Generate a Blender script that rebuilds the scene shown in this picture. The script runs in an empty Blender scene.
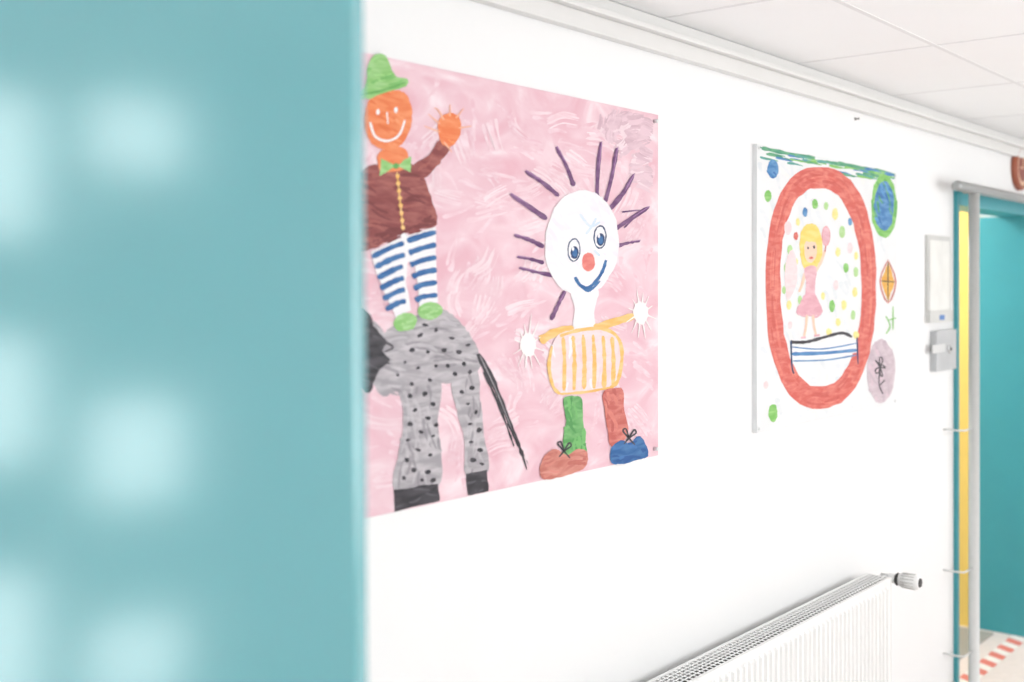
import bpy, bmesh, math, random
from mathutils import Vector, Matrix
random.seed(7)
S=bpy.context.scene
COL=S.collection

# ---------------------------------------------------------------- survey of the wall
CAM=Vector((0,-1.7,1.82)); TH=math.atan(941/1138.0); F=1138.0; HOR=284.0
FW=Vector((math.cos(TH),math.sin(TH),0)); RT=Vector((math.sin(TH),-math.cos(TH),0))
def P(px,py,Y=0.0):
    d=FW+RT*((px-512)/F); D=(Y-CAM.y)/d.y
    return Vector((d.x*D,Y,CAM.z+(HOR-py)/F*D))

# ---------------------------------------------------------------- materials
def lin(c):
    c=c/255.0
    return c/12.92 if c<=0.04045 else ((c+0.055)/1.055)**2.4
def L(rgb,k=1.0): return (lin(rgb[0])*k,lin(rgb[1])*k,lin(rgb[2])*k,1)
def mat(name,rgb,rough=0.5,metal=0.0,var=0.06,scale=8,bump=0.0,bscale=60,spec=0.5,coat=0,k=1.0,vec=(1,1,1),ior=1.5):
    m=bpy.data.materials.new(name); m.use_nodes=True; n=m.node_tree.nodes; l=m.node_tree.links
    b=n['Principled BSDF']; b.inputs['Roughness'].default_value=rough; b.inputs['Metallic'].default_value=metal
    b.inputs['Specular IOR Level'].default_value=spec; b.inputs['Coat Weight'].default_value=coat; b.inputs['IOR'].default_value=ior
    tc=n.new('ShaderNodeTexCoord'); mp=n.new('ShaderNodeMapping'); mp.inputs['Scale'].default_value=vec
    l.new(tc.outputs['Object'],mp.inputs['Vector'])
    no=n.new('ShaderNodeTexNoise'); no.inputs['Scale'].default_value=scale; no.inputs['Detail'].default_value=4
    l.new(mp.outputs['Vector'],no.inputs['Vector'])
    cr=n.new('ShaderNodeValToRGB'); c=L(rgb,k)
    cr.color_ramp.elements[0].position=0.3; cr.color_ramp.elements[1].position=0.7
    cr.color_ramp.elements[0].color=tuple(max(0,x*(1-var)) for x in c[:3])+(1,)
    cr.color_ramp.elements[1].color=tuple(min(1,x*(1+var)) for x in c[:3])+(1,)
    l.new(no.outputs['Fac'],cr.inputs['Fac']); l.new(cr.outputs['Color'],b.inputs['Base Color'])
    if bump>0:
        n2=n.new('ShaderNodeTexNoise'); n2.inputs['Scale'].default_value=bscale; n2.inputs['Detail'].default_value=3
        l.new(mp.outputs['Vector'],n2.inputs['Vector'])
        bp=n.new('ShaderNodeBump'); bp.inputs['Strength'].default_value=bump; bp.inputs['Distance'].default_value=0.002
        l.new(n2.outputs['Fac'],bp.inputs['Height']); l.new(bp.outputs['Normal'],b.inputs['Normal'])
    return m
_p={}
def paint(rgb,other=None,amt=0.5,rot=0.3):
    """streaky poster paint: two pigments mixed by brush-direction noise"""
    key=(rgb,other,amt,rot)
    if key in _p: return _p[key]
    m=bpy.data.materials.new('paint_%02x%02x%02x'%rgb); m.use_nodes=True; n=m.node_tree.nodes; l=m.node_tree.links
    b=n['Principled BSDF']; b.inputs['Roughness'].default_value=0.5; b.inputs['Specular IOR Level'].default_value=0.3
    tc=n.new('ShaderNodeTexCoord'); mp=n.new('ShaderNodeMapping')
    mp.inputs['Scale'].default_value=(10,1,42); mp.inputs['Rotation'].default_value=(0,rot,0)
    l.new(tc.outputs['Object'],mp.inputs['Vector'])
    no=n.new('ShaderNodeTexNoise'); no.inputs['Scale'].default_value=1.4; no.inputs['Detail'].default_value=5; no.inputs['Distortion'].default_value=0.6
    l.new(mp.outputs['Vector'],no.inputs['Vector'])
    cr=n.new('ShaderNodeValToRGB'); a=L(rgb); o=L(other) if other else tuple(min(1,x*1.2+0.02) for x in a[:3])+(1,)
    cr.color_ramp.elements[0].position=0.40; cr.color_ramp.elements[1].position=0.66
    cr.color_ramp.elements[0].color=a
    cr.color_ramp.elements[1].color=tuple(a[i]*(1-amt)+o[i]*amt for i in range(3))+(1,)
    l.new(no.outputs['Fac'],cr.inputs['Fac']); l.new(cr.outputs['Color'],b.inputs['Base Color'])
    _p[key]=m; return m

# ---------------------------------------------------------------- mesh helpers
class MB:
    def __init__(s,name): s.bm=bmesh.new(); s.name=name; s.mats=[]
    def mi(s,m):
        if m not in s.mats: s.mats.append(m)
        return s.mats.index(m)
    def box(s,x0,x1,y0,y1,z0,z1,m,M=None):
        vs=[s.bm.verts.new((M@Vector(c)) if M else c) for c in [(x0,y0,z0),(x1,y0,z0),(x1,y1,z0),(x0,y1,z0),(x0,y0,z1),(x1,y0,z1),(x1,y1,z1),(x0,y1,z1)]]
        k=s.mi(m)
        for f in [(0,3,2,1),(4,5,6,7),(0,1,5,4),(1,2,6,5),(2,3,7,6),(3,0,4,7)]:
            fc=s.bm.faces.new([vs[i] for i in f]); fc.material_index=k
    def lathe(s,o,ax,prof,m,seg=24,smooth=True):
        ax=Vector(ax).normalized(); u=ax.orthogonal().normalized(); v=ax.cross(u); k=s.mi(m); rings=[]
        for t,r in prof:
            rings.append([s.bm.verts.new(Vector(o)+ax*t+(u*math.cos(a)+v*math.sin(a))*max(r,1e-5)) for a in [2*math.pi*i/seg for i in range(seg)]])
        for A,B in zip(rings,rings[1:]):
            for i in range(seg):
                f=s.bm.faces.new((A[i],A[(i+1)%seg],B[(i+1)%seg],B[i])); f.material_index=k; f.smooth=smooth
        for R,rev in ((rings[0],True),(rings[-1],False)):
            f=s.bm.faces.new(R[::-1] if rev else R); f.material_index=k
    def tube(s,pts,r,m,seg=14):
        k=s.mi(m); rings=[]; pts=[Vector(p) for p in pts]
        for i,p in enumerate(pts):
            t=(pts[min(i+1,len(pts)-1)]-pts[max(i-1,0)]).normalized()
            ref=Vector((0.13,0.97,0.2)); u=t.cross(ref).normalized(); v=t.cross(u)
            rings.append([s.bm.verts.new(p+(u*math.cos(a)+v*math.sin(a))*r) for a in [2*math.pi*j/seg for j in range(seg)]])
        for A,B in zip(rings,rings[1:]):
            for i in range(seg):
                f=s.bm.faces.new((A[i],A[(i+1)%seg],B[(i+1)%seg],B[i])); f.material_index=k; f.smooth=True
        for R in (rings[0],rings[-1]):
            f=s.bm.faces.new(R); f.material_index=k
    def poly(s,pts,m):
        k=s.mi(m); f=s.bm.faces.new([s.bm.verts.new(p) for p in pts]); f.material_index=k
    def done(s,parent=None,bevel=0,recalc=True):
        if recalc: bmesh.ops.recalc_face_normals(s.bm,faces=s.bm.faces)
        me=bpy.data.meshes.new(s.name); s.bm.to_mesh(me); s.bm.free()
        for m in s.mats: me.materials.append(m)
        o=bpy.data.objects.new(s.name,me); COL.objects.link(o)
        if parent: o.parent=parent
        if bevel:
            b=o.modifiers.new('bevel','BEVEL'); b.width=bevel; b.segments=2; b.limit_method='ANGLE'
        return o
def empty(name,loc=(0,0,0),parent=None):
    e=bpy.data.objects.new(name,None); e.location=loc; COL.objects.link(e)
    if parent: e.parent=parent
    return e

# ---------------------------------------------------------------- room shell
M_wall=mat('wall_white_plaster',(240,240,240),0.7,var=0.010,scale=2,bump=0.10,bscale=140)
M_ceil=mat('ceiling_tile_white',(253,253,253),0.85,var=0.004,bump=0.12,bscale=200)
M_grid=mat('ceiling_grid_metal',(238,238,238),0.6,var=0.01)
M_trim=mat('trim_white',(226,225,223),0.45,var=0.01)
M_floor=mat('floor_linoleum',(232,220,216),0.4,var=0.04,scale=30)
M_teal=mat('teal_laminate',(88,170,178),0.16,var=0.01,ior=2.3)
M_teal_d=mat('teal_door_paint',(62,154,164),0.4,var=0.02)
M_yel=mat('yellow_paint',(236,204,108),0.5,var=0.02)
M_chrome=mat('brushed_steel',(222,224,224),0.3,1.0,var=0.02,scale=40)
M_pole=mat('satin_aluminium',(220,221,220),0.38,0.55,var=0.02,scale=40)
M_rod=mat('grey_steel_tube',(168,170,170),0.34,0.8,var=0.02,scale=40)
M_white=mat('white_enamel',(242,242,241),0.3,var=0.004)
M_dark=mat('dark_plastic',(60,60,60),0.45)
M_win=mat('window_frame_white',(240,240,240),0.4,var=0.01)

CZ=2.555; T=0.12; XW=-1.6
b=MB('wall_north')
b.box(XW-.12,-0.47,0,T,0,CZ+.1,M_wall); b.box(-0.47,0.47,0,T,2.29,CZ+.1,M_wall)
b.box(0.47,5.14,0,T,0,CZ+.1,M_wall); b.box(5.14,6.26,0,T,2.19,CZ+.1,M_wall); b.box(6.26,8.0,0,0.30,0,CZ+.1,M_wall)
b.done()
def win_wall(name,fn,a0,a1,ops,z0,z1):
    w=MB(name)
    fn(w,a0,a1,0,z0,M_wall); fn(w,a0,a1,z1,CZ+.1,M_wall)
    cur=a0
    for (p,q) in ops:
        fn(w,cur,p,z0,z1,M_wall); cur=q
    fn(w,cur,a1,z0,z1,M_wall); w.done()
ops_s=[(-1.4,-0.3),(0.1,1.7),(2.0,3.7),(4.0,5.7),(6.0,7.7)]
win_wall('wall_south',lambda w,p,q,z0,z1,m:w.box(p,q,-3.32,-3.2,z0,z1,m),XW-.12,8.0,ops_s,0.8,2.4)
# west end: unseen glazed screen, panes laid out to shape reflections on the teal door
panes=[(-.36,-.06,1.94,2.42),(-.36,-.06,1.26,1.68),(-.36,-.06,.50,.97),(-.79,-.48,2.15,2.42),(-.79,-.48,1.12,1.48),(-.79,-.48,.50,.80)]
w=MB('wall_west')
def wb(y0,y1,z0,z1): w.box(XW-.12,XW,y0,y1,z0,z1,M_wall)
wb(-3.2,-.79,0,CZ+.1); wb(-.48,-.36,0,CZ+.1); wb(-.06,0.0,0,CZ+.1)
for (y0,y1) in ((-.36,-.06),(-.79,-.48)):
    zz=0
    for (a,c,z0,z1) in sorted([p for p in panes if p[0]==y0],key=lambda p:p[2]):
        wb(y0,y1,zz,z0); zz=z1
    wb(y0,y1,zz,CZ+.1)
w.done()
b=MB('wall_east'); b.box(8.0,8.12,-3.32,0.3,0,CZ+.1,M_wall); b.done()
i=0
for (p,q) in ops_s:
    i+=1; w=MB('window_%d'%i)
    for (x0,x1,z0,z1) in [(p,q,.80,.86),(p,q,2.34,2.40),(p,p+.06,.86,2.34),(q-.06,q,.86,2.34),((p+q)/2-.035,(p+q)/2+.035,.86,2.34),(p+.06,(p+q)/2-.035,1.86,1.91),((p+q)/2+.035,q-.06,1.86,1.91)]:
        w.box(x0,x1,-3.29,-3.23,z0,z1,M_win)
    w.done()
for (y0,y1,z0,z1) in panes:
    i+=1; w=MB('window_%d'%i)
    for (a,c,d,e) in [(y0,y1,z0,z0+.02),(y0,y1,z1-.02,z1),(y0,y0+.02,z0+.02,z1-.02),(y1-.02,y1,z0+.02,z1-.02)]:
        w.box(XW-.09,XW-.03,a,c,d,e,M_win)
    w.done()
b=MB('floor'); b.box(XW-.12,8.12,-3.32,1.6,-0.1,0,M_floor); b.done()
b=MB('ceiling')
b.box(XW-.12,8.12,-3.32,0.3,CZ,CZ+.1,M_ceil)
for y in (-0.47,-1.10,-1.73,-2.36,-2.99): b.box(XW,8,y-.008,y+.008,CZ-.0012,CZ+.001,M_grid)
x=2.69-0.84*5
while x<8:
    b.box(x-.008,x+.008,-3.2,0,CZ-.0009,CZ+.001,M_grid); x+=0.84
b.done()
b=MB('trim_1')
b.box(XW,8,-0.030,-0.0005,2.455,2.50,M_trim); b.box(XW,8,-0.05,-0.0005,2.50,2.515,M_trim); b.box(XW,8,-0.022,-0.0005,2.515,2.553,M_trim)
b.done(bevel=0.003)
b=MB('baseboard_north'); b.box(0.56,5.1,-0.014,-0.0005,0,0.07,M_trim); b.done(bevel=0.003)
b=MB('wall_side_room'); b.box(6.20,6.26,0.28,1.5,0,2.6,M_yel); b.box(4.4,6.3,1.5,1.6,0,2.6,M_wall); b.box(4.3,4.4,0.12,1.6,0,2.6,M_wall); b.box(4.3,6.3,0.12,1.6,2.6,2.7,M_ceil); b.done()
b=MB('wall_left_room'); b.box(-1.2,-1.1,0.12,1.5,0,2.6,M_wall); b.box(1.1,1.2,.12,1.5,0,2.6,M_wall); b.box(-1.2,1.2,1.5,1.6,0,2.6,M_wall); b.box(-1.2,1.2,.12,1.6,2.6,2.7,M_ceil); b.done()

# ---------------------------------------------------------------- foreground teal door
door1=empty('door_1',(0,0,0))
b=MB('frame')
for (x0,x1,z0,z1) in [(-.53,-.44,0,2.33),(.455,.53,0,2.33),(-.44,.455,2.26,2.33)]:
    b.box(x0,x1,-0.02,0.10,z0,z1,M_teal_d)
b.done(door1,bevel=0.004)
door=empty('leaf_pivot',(0.455,-0.03,0),door1)
w=MB('leaf'); w.box(0,0.8505,-0.02,0.02,0.008,2.25,M_teal); leaf=w.done(door,bevel=0.003)
w=MB('handle')
for s in (-1,1):
    w.lathe((0.79,s*0.02,1.05),(0,s,0),[(0,.026),(.008,.026),(.009,.011),(.05,.011)],M_chrome)
    w.tube([(0.79,s*.055,1.05),(0.72,s*.058,1.05),(0.67,s*.055,1.05)],.010,M_chrome)
w.done(door)
w=MB('hinges')
for z in (.25,1.15,2.05): w.lathe((-0.006,0.028,z-.05),(0,0,1),[(0,.009),(.1,.009)],M_chrome)
w.done(door)
door.rotation_euler=(0,math.radians(-0.35),math.radians(-60))

# ---------------------------------------------------------------- far doorway
door2=empty('door_2',(0,0,0))
b=MB('frame')
b.box(5.115,5.148,-0.016,0.13,0,2.235,M_teal_d); b.box(5.148,6.26,-0.016,0.13,2.17,2.235,M_teal_d)
b.box(6.20,6.258,-0.018,0.275,0,2.17,M_teal_d)
b.done(door2,bevel=0.003)
b=MB('guard_rail')
yb=-0.085; xv=P(974,400,yb).x
b.lathe((P(956,187,yb).x,yb,2.235),(1,0,0),[(0,.010),(.006,.020),(.02,.022),(1.7,.022),(1.714,.02),(1.72,.01)],M_rod)
b.lathe((xv,yb,0.0),(0,0,1),[(0,.035),(.01,.035),(.012,.023),(2.22,.023)],M_pole)
for z in (P(960,432,yb).z,P(960,575,yb).z,P(960,660,yb).z):
    b.tube([(xv-.01,yb,z),(xv-.13,yb,z),(xv-.14,yb+.03,z),(xv-.14,-.0005,z)],.004,M_pole)
b.lathe((5.2,-0.001,2.235),(0,-1,0),[(0,.03),(.006,.03),(.007,.012),(.07,.012)],M_rod)
b.lathe((6.3,-0.001,2.235),(0,-1,0),[(0,.03),(.006,.03),(.007,.012),(.07,.012)],M_rod)
b.done(door2)
M_red=mat('tape_red',(222,126,114),0.5); M_wh=mat('tape_white',(240,235,231),0.5)
b=MB('hazard_floor_tape')
x=5.19
k=0
while x<6.15:
    vs=[(x,-0.02,.0015),(x+.07,-0.02,.0015),(x+.11,.06,.0015),(x+.04,.06,.0015)]
    b.poly(vs,M_red if k%2==0 else M_wh); x+=.07; k+=1
b.done()
M_mat=mat('grey_linoleum',(165,162,156),0.5)
b=MB('doormat'); b.box(5.25,6.15,0.14,0.9,0.000,0.008,M_mat); b.done()

b=MB('wall_clock'); c=Vector((6.07,-.0005,2.405))
Mr=mat('clock_rim',(160,88,64),.4); Mf=mat('clock_face',(226,190,160),.5); Mc=mat('clock_center',(140,70,58),.5)
b.lathe(c,(0,-1,0),[(0,.112),(.02,.112),(.03,.102),(.028,.092),(.022,.091),(.022,.0)],Mr,36)
b.lathe(c+Vector((0,-.023,0)),(0,-1,0),[(0,.089),(.001,.089)],Mf,36)
b.lathe(c+Vector((0,-.025,0)),(0,-1,0),[(0,.068),(.001,.068)],Mc,36)
b.box(c.x-.004,c.x+.004,-.030,-.027,c.z,c.z+.06,Mf); b.box(c.x-.045,c.x,-.030,-.027,c.z-.004,c.z+.004,Mf)
b.done()

Mg=mat('holder_grey',(206,206,203),.4); Mp=mat('holder_paper',(232,232,228),.6); Mb=mat('box_grey',(190,192,194),.4); Mblue=mat('label_blue',(90,130,190),.5)
p0=P(925,279); p1=P(948,279); zt=P(936,236).z; zb=P(936,322).z
b=MB('document_holder')
b.box(p0.x,p1.x,-.012,-.0005,zb,zt,Mg); b.box(p0.x+.02,p1.x-.02,-.014,-.0125,zb+.02,zt-.02,Mp)
b.box(p0.x,p1.x,-.022,-.012,zb,zb+.05,Mg); b.box((p0.x+p1.x)/2-.03,(p0.x+p1.x)/2+.03,-.0235,-.0222,zb+.01,zb+.03,Mblue); b.done(bevel=.002)
p0=P(930,350); p1=P(950,350); zt=P(939,330).z; zb=P(939,370).z
b=MB('key_switch_box')
b.box(p0.x,p1.x,-.028,-.0005,zb,zt,Mb); b.box(p0.x-.06,p0.x+.09,-.034,-.029,zb+.08,zb+.115,mat('switch_plate',(214,215,215),.35))
b.lathe((p1.x-.1,-.029,zb+.09),(0,-1,0),[(0,.018),(.008,.016)],M_chrome,20); b.lathe((p1.x-.1,-.0375,zb+.09),(0,-1,0),[(0,.007),(.003,.007)],M_dark,12)
b.done(bevel=.003)
b=MB('wall_hook'); h=P(855,119,-.0005); b.lathe(h,(0,-1,0),[(0,.006),(.003,.006),(.004,.0025),(.012,.0025),(.013,.004),(.016,.004)],mat('hook_grey',(150,148,146),.4),14); b.done()

# ---------------------------------------------------------------- radiator
rad=empty('radiator',(0,0,0))
rx0,rx1,yf,yb2,zt,zb=2.15,4.04,-0.135,-0.045,0.76,0.18
w=MB('front_panel'); k=w.mi(M_white); prof=[]
pitch=.0333; x=rx0+.004
while x+pitch<rx1:
    prof+= [(x,0),(x+.006,0),(x+.0100,.0075),(x+.0235,.0075),(x+.0275,0)]; x+=pitch
prof.append((rx1-.002,0)); prof.insert(0,(rx0,0))
for (z0,z1) in [(zb+.03,zt-.035)]:
    lo=[w.bm.verts.new((a,yf-d,z0)) for a,d in prof]; hi=[w.bm.verts.new((a,yf-d,z1)) for a,d in prof]
    lo2=[w.bm.verts.new((a,yf,z0-.008)) for a,d in prof]; hi2=[w.bm.verts.new((a,yf,z1+.008)) for a,d in prof]
    for i in range(len(prof)-1):
        w.bm.faces.new((lo[i],lo[i+1],hi[i+1],hi[i])); w.bm.faces.new((lo2[i],lo2[i+1],lo[i+1],lo[i])); w.bm.faces.new((hi[i],hi[i+1],hi2[i+1],hi2[i]))
w.box(rx0,rx1,yf+.0005,yf+.012,zb,zt-.004,M_white); w.done(rad)
w=MB('back_panel'); w.box(rx0,rx1,yb2-.012,yb2,zb,zt-.004,M_white)
w.box(rx0+.01,rx1-.01,yf+.035,yf+.055,zb+.02,zt-.06,M_white); w.done(rad)
w=MB('side_panels'); w.box(rx0-.004,rx0,yf-.002,yb2+.002,zb,zt,M_white); w.box(rx1,rx1+.004,yf-.002,yb2+.002,zb,zt,M_white); w.done(rad,bevel=.001)
w=MB('top_grille')
w.box(rx0,rx1,yf-.002,yf+.009,zt-.006,zt,M_white); w.box(rx0,rx1,yb2-.009,yb2+.002,zt-.006,zt,M_white)
for i in range(1,5):
    yc=yf+.009+(yb2-yf-.018)*i/5; w.box(rx0,rx1,yc-.002,yc+.002,zt-.0015,zt,M_white)
x=rx0+.008
while x<rx1:
    w.box(x,x+.006,yf+.009,yb2-.009,zt-.0014,zt-.0002,M_white); x+=.022
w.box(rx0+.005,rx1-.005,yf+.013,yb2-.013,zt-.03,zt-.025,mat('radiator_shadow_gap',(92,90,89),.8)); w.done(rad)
w=MB('thermostat_valve')
vz=zt-.022; vy=-.10; vx=rx1+.075
w.lathe((rx1+.004,-.09,vz),(1,0,0),[(0,.012),(.085,.012),(.086,.008)],M_chrome)
w.lathe((vx,vy+.03,vz),(0,-1,0),[(0,.014),(.03,.014),(.031,.018),(.055,.018)],M_chrome)
w.lathe((vx,vy-.025,vz),(0,-1,0),[(0,.019),(.004,.023),(.014,.023)],M_dark)
w.lathe((vx,vy-.039,vz),(0,-1,0),[(0,.024),(.06,.027),(.072,.024),(.074,.020)],M_white)
w.lathe((vx,vy-.1135,vz),(0,-1,0),[(0,.017),(.003,.015)],M_dark)
for i in range(14):
    a=2*math.pi*i/14; w.tube([(vx+.0255*math.cos(a),vy-.049,vz+.0255*math.sin(a)),(vx+.0272*math.cos(a),vy-.098,vz+.0272*math.sin(a))],.0022,Mg,6)
w.tube([(vx,vy+.02,vz),(vx,vy+.04,vz-.02),(vx,vy+.04,vz-.3),(vx,vy+.04,.0)],.008,M_white)
w.done(rad)
w=MB('wall_brackets')
for x in (rx0+.3,rx1-.3): w.box(x,x+.03,yb2,-.0005,zb+.1,zt-.1,M_white)
w.done(rad)

# ---------------------------------------------------------------- artwork tools
STEP=2e-6
def pip(x,y,poly):
    r=False; j=len(poly)-1
    for i in range(len(poly)):
        xi,yi=poly[i]; xj,yj=poly[j]
        if (yi>y)!=(yj>y) and x<(xj-xi)*(y-yi)/(yj-yi)+xi: r=not r
        j=i
    return r
class Art:
    def __init__(s,name,Y): s.mb=MB(name); s.Y=Y
    def _put(s,pts,m):
        s.Y-=STEP; s.mb.poly([P(x,y,s.Y) for x,y in pts],m)
    def shape(s,pts,m,j=0.45,sm=True,sub=6,fill=None):
        n=len(pts); out=[]
        for i in range(n):
            p0,p1,p2,p3=pts[i-1],pts[i],pts[(i+1)%n],pts[(i+2)%n]
            for k in range(sub):
                t=k/sub
                if sm:
                    f=lambda a,b_,c,d:0.5*((2*b_)+(-a+c)*t+(2*a-5*b_+4*c-d)*t*t+(-a+3*b_-3*c+d)*t**3)
                    q=(f(p0[0],p1[0],p2[0],p3[0]),f(p0[1],p1[1],p2[1],p3[1]))
                else: q=(p1[0]+(p2[0]-p1[0])*t,p1[1]+(p2[1]-p1[1])*t)
                out.append((q[0]+random.uniform(-j,j),q[1]+random.uniform(-j,j)))
        s._put(out,m)
        if fill: s.scrib(pts,*fill)
    def scrib(s,poly,n,ms,ang,ln,w,cj=.3):
        """brush strokes laid inside an outline"""
        xs=[p[0] for p in poly]; ys=[p[1] for p in poly]; k=0; tr=0; w*=1.35; ln*=1.15
        while k<n and tr<n*30:
            tr+=1; x=random.uniform(min(xs),max(xs)); y=random.uniform(min(ys),max(ys))
            if not pip(x,y,poly): continue
            a=ang+random.uniform(-.35,.35); l=ln*random.uniform(.5,1.2)
            while l>1.5 and not (pip(x-l/2*math.cos(a),y-l/2*math.sin(a),poly) and pip(x+l/2*math.cos(a),y+l/2*math.sin(a),poly)): l*=.75
            if l<=1.5: continue
            l*=1.05; c=random.uniform(-.12,.12)*l
            s.line([(x-l/2*math.cos(a),y-l/2*math.sin(a)),(x+c*math.sin(a),y-c*math.cos(a)),(x+l/2*math.cos(a),y+l/2*math.sin(a))],w*random.uniform(.5,1.2),random.choice(ms),w*random.uniform(.2,.7),j=.15,sub=3); k+=1
    def ell(s,cx,cy,rx,ry,m,j=0.3,n=26,rot=0,fill=None):
        c,sn=math.cos(rot),math.sin(rot); o=[]
        for i in range(n):
            a=2*math.pi*i/n; x=rx*math.cos(a); y=ry*math.sin(a)
            o.append((cx+x*c-y*sn+random.uniform(-j,j),cy+x*sn+y*c+random.uniform(-j,j)))
        s._put(o,m)
        if fill: s.scrib(o,*fill)
    def ring(s,cx,cy,rx,ry,tx,ty,m,j=0.6,n=60,wob=0.06,ex=1.0):
        ph=random.uniform(0,6); O=[];I=[]
        sp=lambda v:math.copysign(abs(v)**ex,v)
        for i in range(n):
            a=2*math.pi*i/n; wv=1+wob*.25*math.sin(3*a+ph)
            O.append((cx+rx*wv*sp(math.cos(a))+random.uniform(-j,j),cy+ry*wv*sp(math.sin(a))+random.uniform(-j,j)))
            k2=1+wob*3*math.sin(2*a+ph*2)
            I.append((cx+(rx*wv-tx*k2)*sp(math.cos(a))+random.uniform(-j,j),cy+(ry*wv-ty*k2)*sp(math.sin(a))+random.uniform(-j,j)))
        s.Y-=STEP
        for i in range(n):
            q=(i+1)%n
            s.mb.poly([P(*O[i],s.Y),P(*O[q],s.Y),P(*I[q],s.Y),P(*I[i],s.Y)],m)
    def line(s,pts,w0,m,w1=None,j=0.12,sub=6,sm=True):
        if w1 is None: w1=w0
        n=len(pts); C=[]
        for i in range(n-1):
            p0=pts[max(i-1,0)];p1=pts[i];p2=pts[i+1];p3=pts[min(i+2,n-1)]
            for k in range(sub):
                t=k/sub
                f=lambda a,b_,c,d:0.5*((2*b_)+(-a+c)*t+(2*a-5*b_+4*c-d)*t*t+(-a+3*b_-3*c+d)*t**3)
                C.append((f(p0[0],p1[0],p2[0],p3[0]),f(p0[1],p1[1],p2[1],p3[1])))
        C.append(pts[-1]); N=len(C); A=[];B=[]
        for i,c in enumerate(C):
            a=C[max(i-1,0)];b_=C[min(i+1,N-1)]; dx,dy=b_[0]-a[0],b_[1]-a[1]; l=math.hypot(dx,dy) or 1
            t=i/(N-1); w=(w0+(w1-w0)*t)/2*(0.55 if i in(0,N-1) else 1)+random.uniform(-j,j)
            A.append((c[0]-dy/l*w,c[1]+dx/l*w)); B.append((c[0]+dy/l*w,c[1]-dx/l*w))
        s.Y-=STEP
        for i in range(N-1): s.mb.poly([P(*A[i],s.Y),P(*A[i+1],s.Y),P(*B[i+1],s.Y),P(*B[i],s.Y)],m)

def pink_bg():
    m=bpy.data.materials.new('pink_brushed_ground'); m.use_nodes=True; n=m.node_tree.nodes; l=m.node_tree.links
    b=n['Principled BSDF']; b.inputs['Roughness'].default_value=0.5; b.inputs['Specular IOR Level'].default_value=0.3
    tc=n.new('ShaderNodeTexCoord'); mp=n.new('ShaderNodeMapping'); mp.inputs['Scale'].default_value=(4,1,8); mp.inputs['Rotation'].default_value=(0,.8,0)
    l.new(tc.outputs['Object'],mp.inputs['Vector'])
    no=n.new('ShaderNodeTexNoise'); no.inputs['Scale'].default_value=1.5; no.inputs['Detail'].default_value=8; no.inputs['Distortion'].default_value=.9
    l.new(mp.outputs['Vector'],no.inputs['Vector'])
    cr=n.new('ShaderNodeValToRGB'); e=cr.color_ramp.elements
    e[0].position=.32; e[0].color=L((224,176,188)); e[1].position=.68; e[1].color=L((241,222,227))
    x=e.new(.46); x.color=L((228,189,199)); x=e.new(.57); x.color=L((233,201,209))
    l.new(no.outputs['Fac'],cr.inputs['Fac']); l.new(cr.outputs['Color'],b.inputs['Base Color'])
    return m

# ================= painting 1
XL=1.26; TR=P(658,115,-.006); BR=P(659,455,-.006); zt1=TR.z; zb1=BR.z
A=Art('clown_painting',-0.0062)
A.mb.box(XL,TR.x,-0.006,-.0005,zb1,zt1,mat('board_edge',(225,205,208),.6))
A.Y-=1e-5
A.mb.poly([(XL,A.Y,zb1),(TR.x,A.Y,zb1),(TR.x,A.Y,zt1),(XL,A.Y,zt1)],pink_bg())
pinks=[paint(c,(241,221,227),.7,random.uniform(-1.4,1.4)) for c in [(229,191,200),(225,181,192),(233,200,208),(237,211,217),(231,195,204),(227,186,197),(240,220,225)]]
random.seed(21)
def yr(cx):
    q=P(cx,284,-.0062); d=(q-CAM).dot(FW)
    return 284-(zt1-CAM.z)*F/d, 284-(zb1-CAM.z)*F/d
def sweep(mats,cx,w0,w1,l0,l1,cy=None,a=None,jit=.3,cv=None):
    top,bot=yr(cx); Ln=random.uniform(l0,l1)
    if cy is None: cy=random.uniform(top+Ln+3,bot-Ln-3)
    if a is None: a=1.2*math.sin(cx*.017+cy*.011)+.9*math.cos(cy*.021-cx*.006)+.6
    a+=random.uniform(-jit,jit)
    cv=(random.uniform(-.3,.3) if cv is None else cv)*Ln
    pts=[(cx-Ln*math.cos(a)*.8,cy-Ln*math.sin(a)*.8),(cx+cv*math.sin(a)*.6,cy-cv*math.cos(a)*.6),(cx+Ln*math.cos(a)*.8,cy+Ln*math.sin(a)*.8)]
    pts=[(min(x,653),min(max(y,yr(min(x,653))[0]+3),yr(min(x,653))[1]-3)) for x,y in pts]
    A.line(pts,random.uniform(w0,w1),random.choice(mats),random.uniform(.5,w0),j=.25,sub=4)
STEP=8e-7
for i in range(230): sweep([pinks[k] for k in (0,1,2,4,5)],random.uniform(290,652),3,7,8,22)
for g in range(110):
    gx=random.uniform(300,640); t_,b_=yr(gx); gy=random.uniform(t_+24,b_-24); a=1.2*math.sin(gx*.017+gy*.011)+.9*math.cos(gy*.021-gx*.006)+.6+random.uniform(-.5,.5)
    ms=random.choice([[pinks[3],pinks[6],pinks[2]],[pinks[3],pinks[2]],[pinks[1],pinks[5],pinks[0]],[pinks[2],pinks[4]]])
    cvv=random.uniform(-.4,.4); L0=random.uniform(13,26); hw=random.uniform(3.5,7)
    for k in range(6):
        o=-hw+2*hw*k/5
        sweep(ms,gx-o*math.sin(a)+random.uniform(-2,2),1.6,4.0,L0*.85,L0,gy+o*math.cos(a)+random.uniform(-2,2),a,.04,cvv)
mauve=[paint(c,(228,200,208),.7,.8) for c in [(214,182,193),(206,172,184),(218,188,198),(226,196,206),(236,214,220)]]
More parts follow.
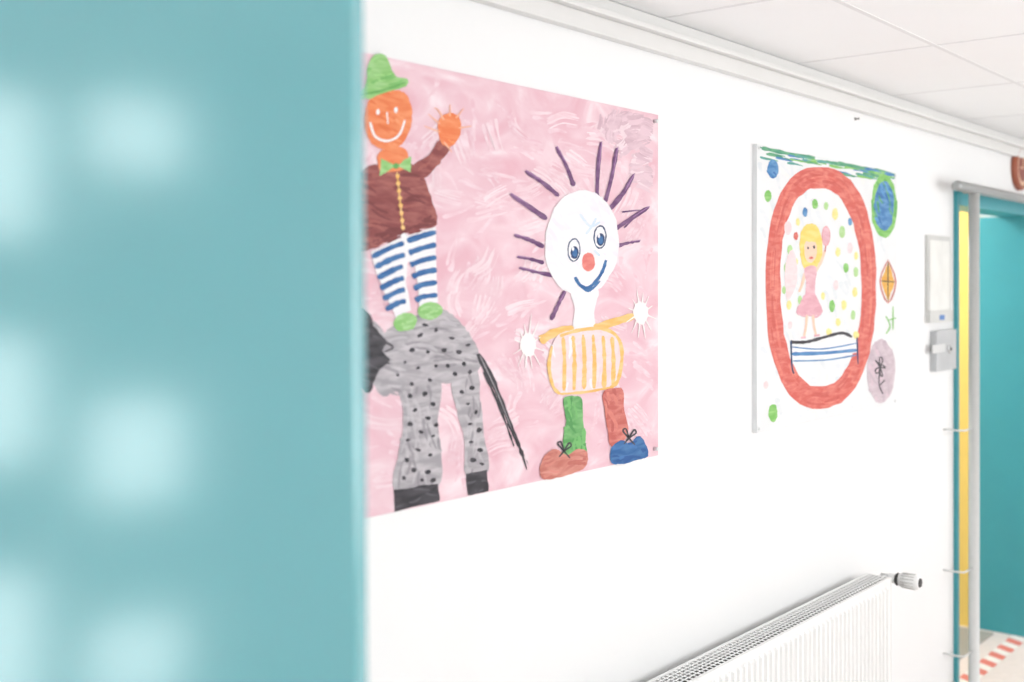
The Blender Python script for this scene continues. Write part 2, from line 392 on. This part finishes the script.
for g in range(46):
    u=random.random()**.6; gx=604+u*44; top,_=yr(gx); gy=top+8+random.random()**1.3*(20+52*u); a=-.5+.8*math.sin(gx*.07)+random.uniform(-.3,.3); cvv=random.uniform(-.5,.5); m_=random.choice([mauve[:2],mauve[1:4],mauve[2:]])
    for k in range(5):
        o=-5+2.5*k
        sweep(m_,gx-o*math.sin(a),2.0,4.4,6,11,gy+o*math.cos(a),a,.05,cvv)
STEP=2e-6

ORG=paint((228,122,74),(240,158,112),.7); MAR=paint((132,66,66),(176,108,101),.8,1.2); GRN=paint((134,190,110),(176,213,154),.7)
BLU=paint((40,92,150),(84,134,182),.6); WHT=paint((239,237,238),(230,226,231),.6); GRY=paint((160,155,160),(200,194,198),.9,1.3); BLK=paint((48,46,52),(92,88,94),.6)
YEL=paint((235,183,100),(244,209,152),.7,1.4); PUR=paint((98,58,104),(142,106,142),.7); RED=paint((190,96,88),(220,142,130),.8,1.2)
NAVY=paint((32,54,94),(55,85,135),.5); SH1=paint((190,110,98),(220,156,142),.8); STRP=paint((234,208,211),(244,228,230),.5)
GREEN2=paint((84,152,84),(136,192,126),.8,1.3); SKYB=paint((200,216,232),(230,233,239),.7)
GRYl=paint((180,175,180),(204,199,202),.7,1.3); GRYd=paint((146,141,146),(166,161,166),.7,1.3)
A.shape([(386,335),(374,372),(345,380),(318,350),(300,372),(280,395),(262,388),(268,355),(296,300),(318,284),(345,300)],GRY)
A.shape([(318,284),(350,298),(372,318),(366,330),(330,318),(306,300)],BLK)
A.ell(294,330,3,5,BLK)
A.shape([(372,380),(374,352),(388,330),(412,318),(440,309),(458,320),(470,335),(479,352),(477,373),(455,382),(438,384),(430,390),(405,402),(396,392),(383,396)],GRY,j=.7,fill=(54,[GRY,GRYl,GRYd],.1,18,3))
A.shape([(402,384),(420,386),(441,380),(438,420),(441,450),(438,487),(395,491),(399,450),(403,420)],GRY,j=.7,sub=4,fill=(42,[GRY,GRYl,GRYd],1.55,26,3))
A.shape([(452,378),(477,370),(480,400),(484,435),(488,471),(466,475),(464,440),(457,410)],GRY,j=.7,sub=4,fill=(28,[GRY,GRYl,GRYd],1.45,24,2.5))
hb=[(372,326),(385,340),(383,352),(390,360),(378,372),(372,388),(366,392),(350,360),(352,325)]
A.shape(hb,BLK,j=.9,fill=(14,[BLK,paint((84,82,88))],.4,12,2))
A.line([(381,340),(393,347),(384,352)],3,BLK,1); A.line([(375,360),(390,364)],3,BLK,1)
A.shape([(394,490),(410,488),(438,484),(440,501),(418,506),(395,512)],BLK,sub=4,sm=False,fill=(10,[paint((84,82,88)),BLK],-.1,16,2))
A.shape([(466,474),(487,470),(489,491),(468,496)],BLK,sub=4,sm=False,fill=(6,[paint((84,82,88)),BLK],-.1,10,2))
A.line([(478,354),(494,384),(508,420),(520,448),(527,470)],6,BLK,2.5,j=.9); A.line([(484,372),(500,408),(514,446)],3,BLK,1.2,j=.6); A.line([(506,410),(517,440),(528,464)],2.4,BLK,.8,j=.5); A.line([(480,356),(496,390),(512,430)],1.2,GRYd,.6)
for (x,y) in [(420,335),(436,330),(452,338),(444,350),(428,352),(412,350),(459,352),(468,345),(436,366),(418,368),(448,366),(464,364),(405,362),(398,375),(412,384),(430,380),(425,325),(455,374),(470,372),
              (410,396),(425,394),(433,404),(415,410),(428,418),(410,424),(421,432),(433,436),(408,440),(418,450),(430,455),(407,460),(414,470),(428,472),(404,478),(436,425),(422,480),(433,480),
              (462,392),(472,388),(468,404),(476,412),(470,424),(479,430),(471,442),(480,450),(473,460),(482,464)]:
    A.ell(x,y,random.uniform(1.6,3.4),random.uniform(1.4,2.5),BLK,j=.4,n=10,rot=random.uniform(-.6,.3))
MARl=paint((156,86,81),(178,112,103),.7,1.2); MARd=paint((116,54,56),(134,72,72),.6,1.2)
jk=[(366,168),(385,164),(412,164),(424,178),(432,200),(437,224),(418,230),(398,236),(374,248),(360,250),(350,235),(352,190)]
A.shape(jk,MAR,j=.7,fill=(48,[MAR,MARl,MARd],.2,20,3))
A.shape([(352,190),(362,172),(350,168),(332,186),(322,214),(330,222)],MAR)
A.shape([(413,166),(428,156),(440,140),(450,148),(440,162),(424,178)],MAR,fill=(10,[MAR,MARl],-.8,14,2.5))
A.shape([(440,118),(449,113),(458,116),(461,126),(459,138),(450,147),(441,142),(438,130)],ORG,fill=(8,[paint((240,150,96),None,.4),ORG],.5,8,2))
for p in [[(444,120),(438,110),(434,108)],[(450,116),(450,104)],[(456,118),(464,108)],[(459,128),(472,126)],[(440,132),(424,126)],[(444,142),(452,152)],[(440,124),(428,114)]]:
    A.line(p,2.0,paint((240,176,142),(246,200,176),.5),.6)
A.scrib([(370,236),(434,214),(437,226),(374,250)],18,[MARd,MARd,MAR],-.3,16,3)
A.shape([(379,152),(404,148),(408,166),(394,172),(380,170)],ORG)
fc=[(366,108),(374,95),(392,90),(406,94),(412,110),(410,130),(400,146),(386,150),(372,144),(365,128)]
ORl=paint((236,142,94),(242,168,124),.7,.9)
A.shape(fc,ORG,fill=(28,[ORG,ORl,paint((222,114,66),None,.3)],.5,14,2.6))
A.line([(370,122),(375,136),(387,141),(399,135),(405,120)],2.6,WHT,2); A.line([(387,112),(388,124)],1.4,WHT); A.ell(378,112,1.8,3,WHT); A.ell(396,110,1.8,3,WHT)
ht=[(365,88),(368,66),(374,55),(386,56),(392,70),(398,77),(407,79),(406,86),(388,92),(364,99),(352,98),(352,92)]
A.shape(ht,GRN,sub=4,fill=(18,[GRN,paint((118,180,100)),paint((154,204,130))],-.3,12,2.6))
A.line([(354,96),(380,91),(406,82)],2.4,paint((100,164,88),(132,190,105),.5),1.6)
A.shape([(396,166),(381,158),(380,176)],GRN,sm=False); A.shape([(396,166),(411,156),(411,172)],GRN,sm=False); A.ell(396,166,3,3,paint((92,158,84)))
A.line([(397,172),(399,190),(401,210),(403,230)],1.2,YEL)
for i in range(8): A.ell(397.5+i*.8,176+i*7.4,2.1,2.4,YEL,n=10)
A.ell(404,237,3.2,4,WHT)
A.shape([(371,252),(400,238),(436,227),(436,260),(438,302),(419,306),(418,285),(414,262),(408,262),(406,280),(411,310),(396,318),(386,296),(376,272)],WHT,sub=4,sm=False)
for i in range(6):
    t=i/5; A.line([(372+t*14,257+i*10.5),(390+t*8,248+i*11),(404+t*5-(3 if i>1 else 0),243+i*11.6)],5.8,BLU,5.2,j=.5)
for i in range(6):
    A.line([(407+i*1.8,241+i*12),(422,236+i*12.2),(436+i*.3,232+i*12.6)],5.8,BLU,5.2,j=.5)
GRm=paint((160,204,138),(185,220,168),.6)
A.ell(405,322,12,9,GRN,rot=-.3,j=.5,fill=(10,[GRm,GRN],-.3,10,2.5)); A.ell(430,311,12.5,9,GRN,rot=-.1,j=.5,fill=(10,[GRm,GRN],-.2,10,2.5))
# --- clown (right)
for h,w in [([(556,147),(566,165),(574,186)],4),([(525,171),(542,182),(559,196)],4),([(510,194),(528,206),(547,219)],4.5),([(514,235),(530,240),(544,247)],4),([(517,257),(530,259),(544,263)],3.2),([(519,268),(536,272),(556,276)],3.4),
            ([(601,142),(598,170),(597,200)],4),([(617,148),(612,176),(605,203)],4.5),([(634,174),(624,192),(610,209)],4.5),([(649,207),(632,218),(615,229)],4.2),([(640,241),(628,243),(618,246)],3),([(565,291),(559,303),(551,320)],4)]:
    A.line(h,w-1.0,PUR,w+.6,j=.5)
    A.line([(h[0][0]+1,h[0][1]-1),(h[1][0]+1,h[1][1]-1)],1.1,paint((156,116,158)),.8)
A.line([(622,212),(640,210)],2,PUR,1); A.line([(624,228),(636,216)],2,PUR,1)
A.shape([(572,290),(598,290),(594,310),(594,328),(574,330),(575,310)],WHT)
WH2=paint((233,228,234),(240,237,240),.6,.9); WH3=paint((243,241,242),None,.3)
A.ell(582,243,37,53,WHT,j=.9,n=40,rot=.06,fill=(60,[WHT,WH2,WH3],.9,20,4))
A.line([(592,198),(600,216),(604,224)],4,WH2,3)
A.line([(580,214),(590,226),(600,222)],3,SKYB,2); A.line([(586,234),(592,226),(596,218)],2.6,SKYB,2); A.line([(594,250),(600,256)],3,SKYB,2)
for (x,y) in [(574,250),(600,237)]:
    A.ell(x,y,6.6,12,NAVY,rot=.05); A.ell(x,y,5.3,10.5,WHT,rot=.05); A.ell(x+.6,y+2.5,4,6.5,NAVY,rot=.05); A.ell(x+.8,y+3,2.4,4,BLU); A.ell(x-1,y-1,1.2,2,WHT)
A.ell(588.5,262,6.5,9.5,paint((218,110,104),(232,148,138),.7))
A.line([(575,277),(580,285),(588,288),(597,280),(603,270),(606,260)],3.4,BLU,3.2,j=.3); A.line([(577,281),(588,291),(600,281)],2.6,BLU,2)
A.line([(574,329),(556,332),(540,341)],8,YEL,9,j=.6); A.line([(594,328),(614,322),(634,316)],7,YEL,8,j=.6)
ST=paint((244,238,235),(248,242,242),.5)
for (x,y,r) in [(528,345,8),(641,313,7.5)]:
    A.ell(x,y,r,r*1.45,ST,j=1)
    for i in range(12):
        a=2*math.pi*i/12+.2; rr=r*random.uniform(1.6,2.4)
        A.line([(x+r*.6*math.cos(a),y+r*.9*math.sin(a)),(x+rr*math.cos(a)*.9,y+rr*1.7*math.sin(a))],2,ST,.4)
bd=[(552,345),(560,334),(578,329),(600,328),(616,334),(622,348),(622,368),(616,384),(596,390),(575,393),(558,394),(551,380),(549,362)]
A.shape(bd,STRP,fill=(24,[STRP,paint((230,200,204)),WH2],1.5,20,3))
A.line([(552,346),(549,366),(553,386),(560,394)],3.4,YEL,3.4,j=.4); A.line([(560,336),(580,330),(604,329),(618,338),(622,356),(618,380),(610,388)],3.4,YEL,3.4,j=.4); A.line([(560,394),(586,392),(612,387)],2.4,YEL,2.4,j=.4)
for x in (563,573,583,593,603,612):
    A.line([(x,334+abs(x-588)*.12),(x+1.5,360),(x+1,391-(x-560)*.08)],3.4,YEL,4.4,j=.5)
A.shape([(563,400),(572,396),(582,399),(583,420),(585,440),(586,457),(566,458),(563,440),(566,420)],GREEN2,sub=4,fill=(18,[GREEN2,paint((110,176,102)),paint((78,144,80))],1.4,16,3))
A.shape([(603,393),(613,388),(623,390),(624,410),(628,434),(612,447),(608,430),(605,412)],RED,sub=4,fill=(18,[RED,paint((206,122,110)),paint((182,90,84))],1.4,16,3))
A.shape([(540,468),(545,455),(556,449),(567,455),(578,449),(587,452),(586,466),(574,473),(556,478),(543,479)],SH1,fill=(16,[SH1,paint((204,128,116)),paint((184,102,92))],-.2,14,3))
A.shape([(611,462),(612,447),(622,440),(630,444),(638,436),(645,442),(648,456),(636,460),(622,464)],BLU,fill=(14,[BLU,paint((58,110,168)),paint((34,82,142))],-.2,12,3))
for (x,y) in [(564,451),(629,438)]:
    A.line([(x,y),(x-6,y-7),(x-3,y-9),(x,y)],1.8,BLK,1.6); A.line([(x,y),(x+5,y-8),(x+7,y-5),(x,y)],1.8,BLK,1.6); A.line([(x,y),(x-5,y+6)],1.8,BLK,1.2); A.line([(x,y),(x+6,y+7)],1.8,BLK,1.2)
for (xx,zz) in [(TR.x-.02,zt1-.02),(TR.x-.02,zb1+.02),(XL+.02,zt1-.02),(XL+.02,zb1+.02)]:
    A.mb.lathe((xx,-.0062,zz),(0,-1,0),[(0,.006),(.012,.005),(.013,.002)],M_chrome,12)
A.mb.done(recalc=False)

# ================= painting 2
random.seed(5)
YC=-0.016
TL=P(757,144,YC); BRx=P(897,284,YC).x; BL=P(757,433,YC)
A=Art('circus_painting',YC-.0001)
Mcv=mat('canvas_white',(231,232,233),.6,var=.02,scale=14)
A.mb.box(TL.x,BRx,YC,-.0005,BL.z,TL.z,Mcv)
G2=paint((66,146,116),(130,186,140),.7); G3=paint((120,186,90),(165,212,136),.7); R2=paint((208,94,84),(226,138,124),.8,.9)
B2=paint((62,120,176),(116,164,204),.7); PK=paint((220,168,178),(236,202,208),.6); YL=paint((236,208,106),(242,226,156),.5); PG=paint((196,178,186),(220,206,212),.7)
SK=paint((242,202,178),(246,216,198),.4); OC=paint((224,164,68),(238,200,112),.6); PPK=paint((234,208,210),(242,230,230),.5); LG=paint((174,212,144),(200,226,174),.5); LY=paint((240,224,142),(244,236,182),.5)
cg=[paint(c,(237,237,237),.5,.4) for c in [(225,228,231),(233,232,230),(220,224,227)]]
A.scrib([(760,150),(894,178),(894,400),(760,428)],90,cg,1.2,24,4)
A.line([(762,148),(790,154),(815,158)],4,G2,3,j=.6); A.line([(838,163),(866,169),(895,175)],4,G2,4,j=.7)
for i in range(60):
    x=random.uniform(762,893); y=148+(x-762)*.205+random.uniform(-.5,5+(5 if x<800 or 840<x<880 else 0))
    A.line([(max(760,x-8),y-1.6),(x,y+random.uniform(-1,1)),(min(895,x+8),y+1.6)],random.uniform(1.6,3.6),random.choice([G2,G2,B2,paint((90,160,150)),G3]),.8,j=.3,sub=3)
A.ring(820.5,287,55.5,121,16.5,20,R2,j=.7,wob=.03,ex=.86)
R3=paint((218,112,99),(230,148,132),.7,.9); R4=paint((201,86,78),(216,118,106),.6,.9)
for i in range(110):
    a=random.uniform(0,2*math.pi); sp=lambda v:math.copysign(abs(v)**.86,v)
    k=random.uniform(2.5,14); pts=[]
    for da in (-.14,0,.14): pts.append((820.5+(55.5-k)*sp(math.cos(a+da)),287+(121-k*1.15)*sp(math.sin(a+da))))
    A.line(pts,random.uniform(1.8,4),random.choice([R2,R3,R4]),random.uniform(.8,2),j=.2,sub=3)
A.ell(773,169,5.5,9.5,B2,fill=(6,[B2,paint((50,104,164))],.8,8,2)); A.ell(768,196,3.5,6,G3)
A.ell(773,413,4.5,9,G3,j=.4); A.ell(766,385,2.5,4,PPK)
A.ell(884,206,13,32,G3,j=.8,fill=(16,[G3,paint((96,166,84))],1.5,12,2)); A.ell(884,206,10,25,B2,j=.7,fill=(26,[B2,paint((90,150,200)),paint((50,108,166)),G2],1.1,14,2.4))
A.shape([(888,262),(895,282),(888,302),(881,281)],OC,sm=False); A.line([(888,260),(896,282),(888,303),(880,281),(888,260)],1.4,RED,1.4,sub=3); A.line([(888,262),(888,302)],1,BLK); A.line([(881,281),(895,282)],1,BLK)
A.line([(886,316),(890,326),(886,334)],1.3,G3); A.line([(893,306),(893,330)],1.3,G3); A.line([(889,320),(896,318)],1.3,G3)
A.ell(881,371,14,32,PG,j=.9,fill=(26,[PG,paint((206,184,193)),paint((191,173,182))],1.2,18,3))
for a in range(5):
    an=a*2*math.pi/5; cx,cy=880+3.2*math.cos(an),367+7*math.sin(an)
    A.line([(880,367),(cx-1.5,cy-2),(cx+2*math.cos(an),cy+3*math.sin(an)),(cx+1.5,cy+1),(880,367)],1.3,BLK,1.3,sub=4)
A.line([(880,368),(879,384),(883,394)],1.3,BLK); A.line([(879,386),(885,380)],1.3,BLK)
for (x,y,rx,ry,m) in [(788,228,4,7,PPK),(790,250,2.5,5,LG),(796,236,2.2,4,R2),(787,268,3,6,LG),(793,282,2.5,5,PK),(800,300,2.3,4.5,LG),(789,305,2.5,5,LY),(835,214,3,6,LY),(826,206,2.2,4,LG),(842,232,3,6,LG),(850,248,2.7,5.5,PPK),(838,252,2.4,4.5,LY),(846,268,2.6,5,G3),
     (856,272,2.3,5,LG),(855,292,2.6,5,LY),(836,285,2.5,5,PPK),(844,305,2.7,5,LY),(832,306,3,6,G3),(853,315,2.3,5,LG),(838,322,2.5,4,LY),(815,204,3,5,G3),(805,212,2.5,5,B2),(798,222,2,4,LY),(850,222,2,4,B2),(856,256,2,4,LY),(784,290,2,4,LG),(796,262,2,4,LY),(823,296,2,4,LY),(829,332,3,3.5,LY),(790,325,2.4,4,PPK),(856,335,3,4,LY)]:
    A.ell(x,y,rx,ry,m,n=14)
A.shape([(786,262),(792,250),(797,262),(796,285),(788,300),(785,285)],PPK)
A.shape([(801,232),(808,224),(817,226),(822,240),(822,262),(816,268),(804,268),(800,252)],YL,fill=(10,[YL,paint((232,198,90))],1.4,14,2))
A.ell(810.5,250,6.3,13,SK); A.shape([(802,236),(810,226),(819,234),(817,241),(806,241)],YL)
A.ell(808,248,1,1.8,BLK,n=8); A.ell(814,247,1,1.8,BLK,n=8); A.ell(811,258,2.2,1.4,R2,n=10)
A.line([(815,272),(821,262),(825,250)],3,SK,2.4); A.line([(825,252),(826,244)],1.2,RED); A.ell(826,236,4.2,10,PK); A.ring(826,236,4.2,10,.6,1.0,paint((222,150,150)),j=.2,n=24)
A.line([(805,273),(802,285),(799,292)],3,SK,2.4)
A.shape([(805,268),(816,267),(815,284),(814,296),(806,297),(806,284)],PK)
A.shape([(806,294),(814,293),(820,304),(822,313),(811,316),(797,314),(800,303)],paint((218,160,172),(234,190,200),.6))
A.line([(798,313),(804,316),(810,314),(816,317),(821,313)],2,PK)
A.line([(807,315),(806,326),(804,337)],2.6,SK,2.2); A.line([(813,315),(814,326),(816,335)],2.6,SK,2.2); A.line([(801,338),(806,337)],2.2,PK); A.line([(814,336),(820,335)],2.2,PK)
A.shape([(791,348),(830,341),(858,341),(857,353),(830,357),(792,359)],WHT,sm=False)
A.line([(790,342),(806,342),(825,337),(842,333),(852,337)],3,BLK,3,j=.3)
A.line([(792,347),(822,349),(858,343)],1.4,B2,1.2); A.line([(792,354),(824,353),(858,350)],3.6,B2,3,j=.3); A.line([(793,361),(826,360),(857,355)],1.4,B2,1.3)
A.line([(791,340),(792,366),(794,374)],1.6,NAVY,1.4); A.line([(857,337),(858,364)],1.6,NAVY,1.4)
for (px,py) in [(759,148),(895,176),(759,429),(895,401)]:
    A.mb.lathe(P(px,py,YC-.0005),(0,-1,0),[(0,.005),(.003,.004)],M_chrome,10)
A.mb.done(recalc=False)

# ---------------------------------------------------------------- light
wd=bpy.data.worlds.new('overcast_sky'); S.world=wd; wd.use_nodes=True
bg=wd.node_tree.nodes['Background']; bg.inputs[0].default_value=(0.985,1.0,1.0,1); bg.inputs[1].default_value=4.2
def area(name,loc,rot,sx,sy,power=0,portal=False,color=(1,1,1)):
    l=bpy.data.lights.new(name,'AREA'); l.shape='RECTANGLE'; l.size=sx; l.size_y=sy; l.energy=power; l.color=color
    o=bpy.data.objects.new(name,l); o.location=loc; o.rotation_euler=rot; COL.objects.link(o)
    if portal: l.cycles.is_portal=True
    return o
for k,(p,q) in enumerate(ops_s): area('sky_portal_south_%d'%k,((p+q)/2,-3.21,1.6),(math.radians(-90)+math.pi,0,0),q-p,1.6,0,True)
area('sky_portal_west',(XW-.01,-.42,1.48),(math.radians(90),0,math.radians(-90)),.76,2.0,0,True)
area('side_room_fill_light',(5.5,.8,2.55),(0,0,0),.6,.6,24)  # added fill without a visible source, brightens the closed side room
area('left_room_area_light',(0,.8,2.55),(0,0,0),.6,.6,20)  # overhead area light in the unseen left room, no fixture modelled

# ---------------------------------------------------------------- camera
cd=bpy.data.cameras.new('camera'); cam=bpy.data.objects.new('camera',cd); COL.objects.link(cam); S.camera=cam
cam.location=CAM; cam.rotation_euler=(math.radians(90),0,TH-math.pi/2)
cd.sensor_width=36; cd.lens=F*36/1024; cd.shift_y=-57/1024
cd.dof.use_dof=True; cd.dof.focus_distance=3.2; cd.dof.aperture_fstop=1.9
cd.clip_start=.02
S.view_settings.view_transform='Standard'
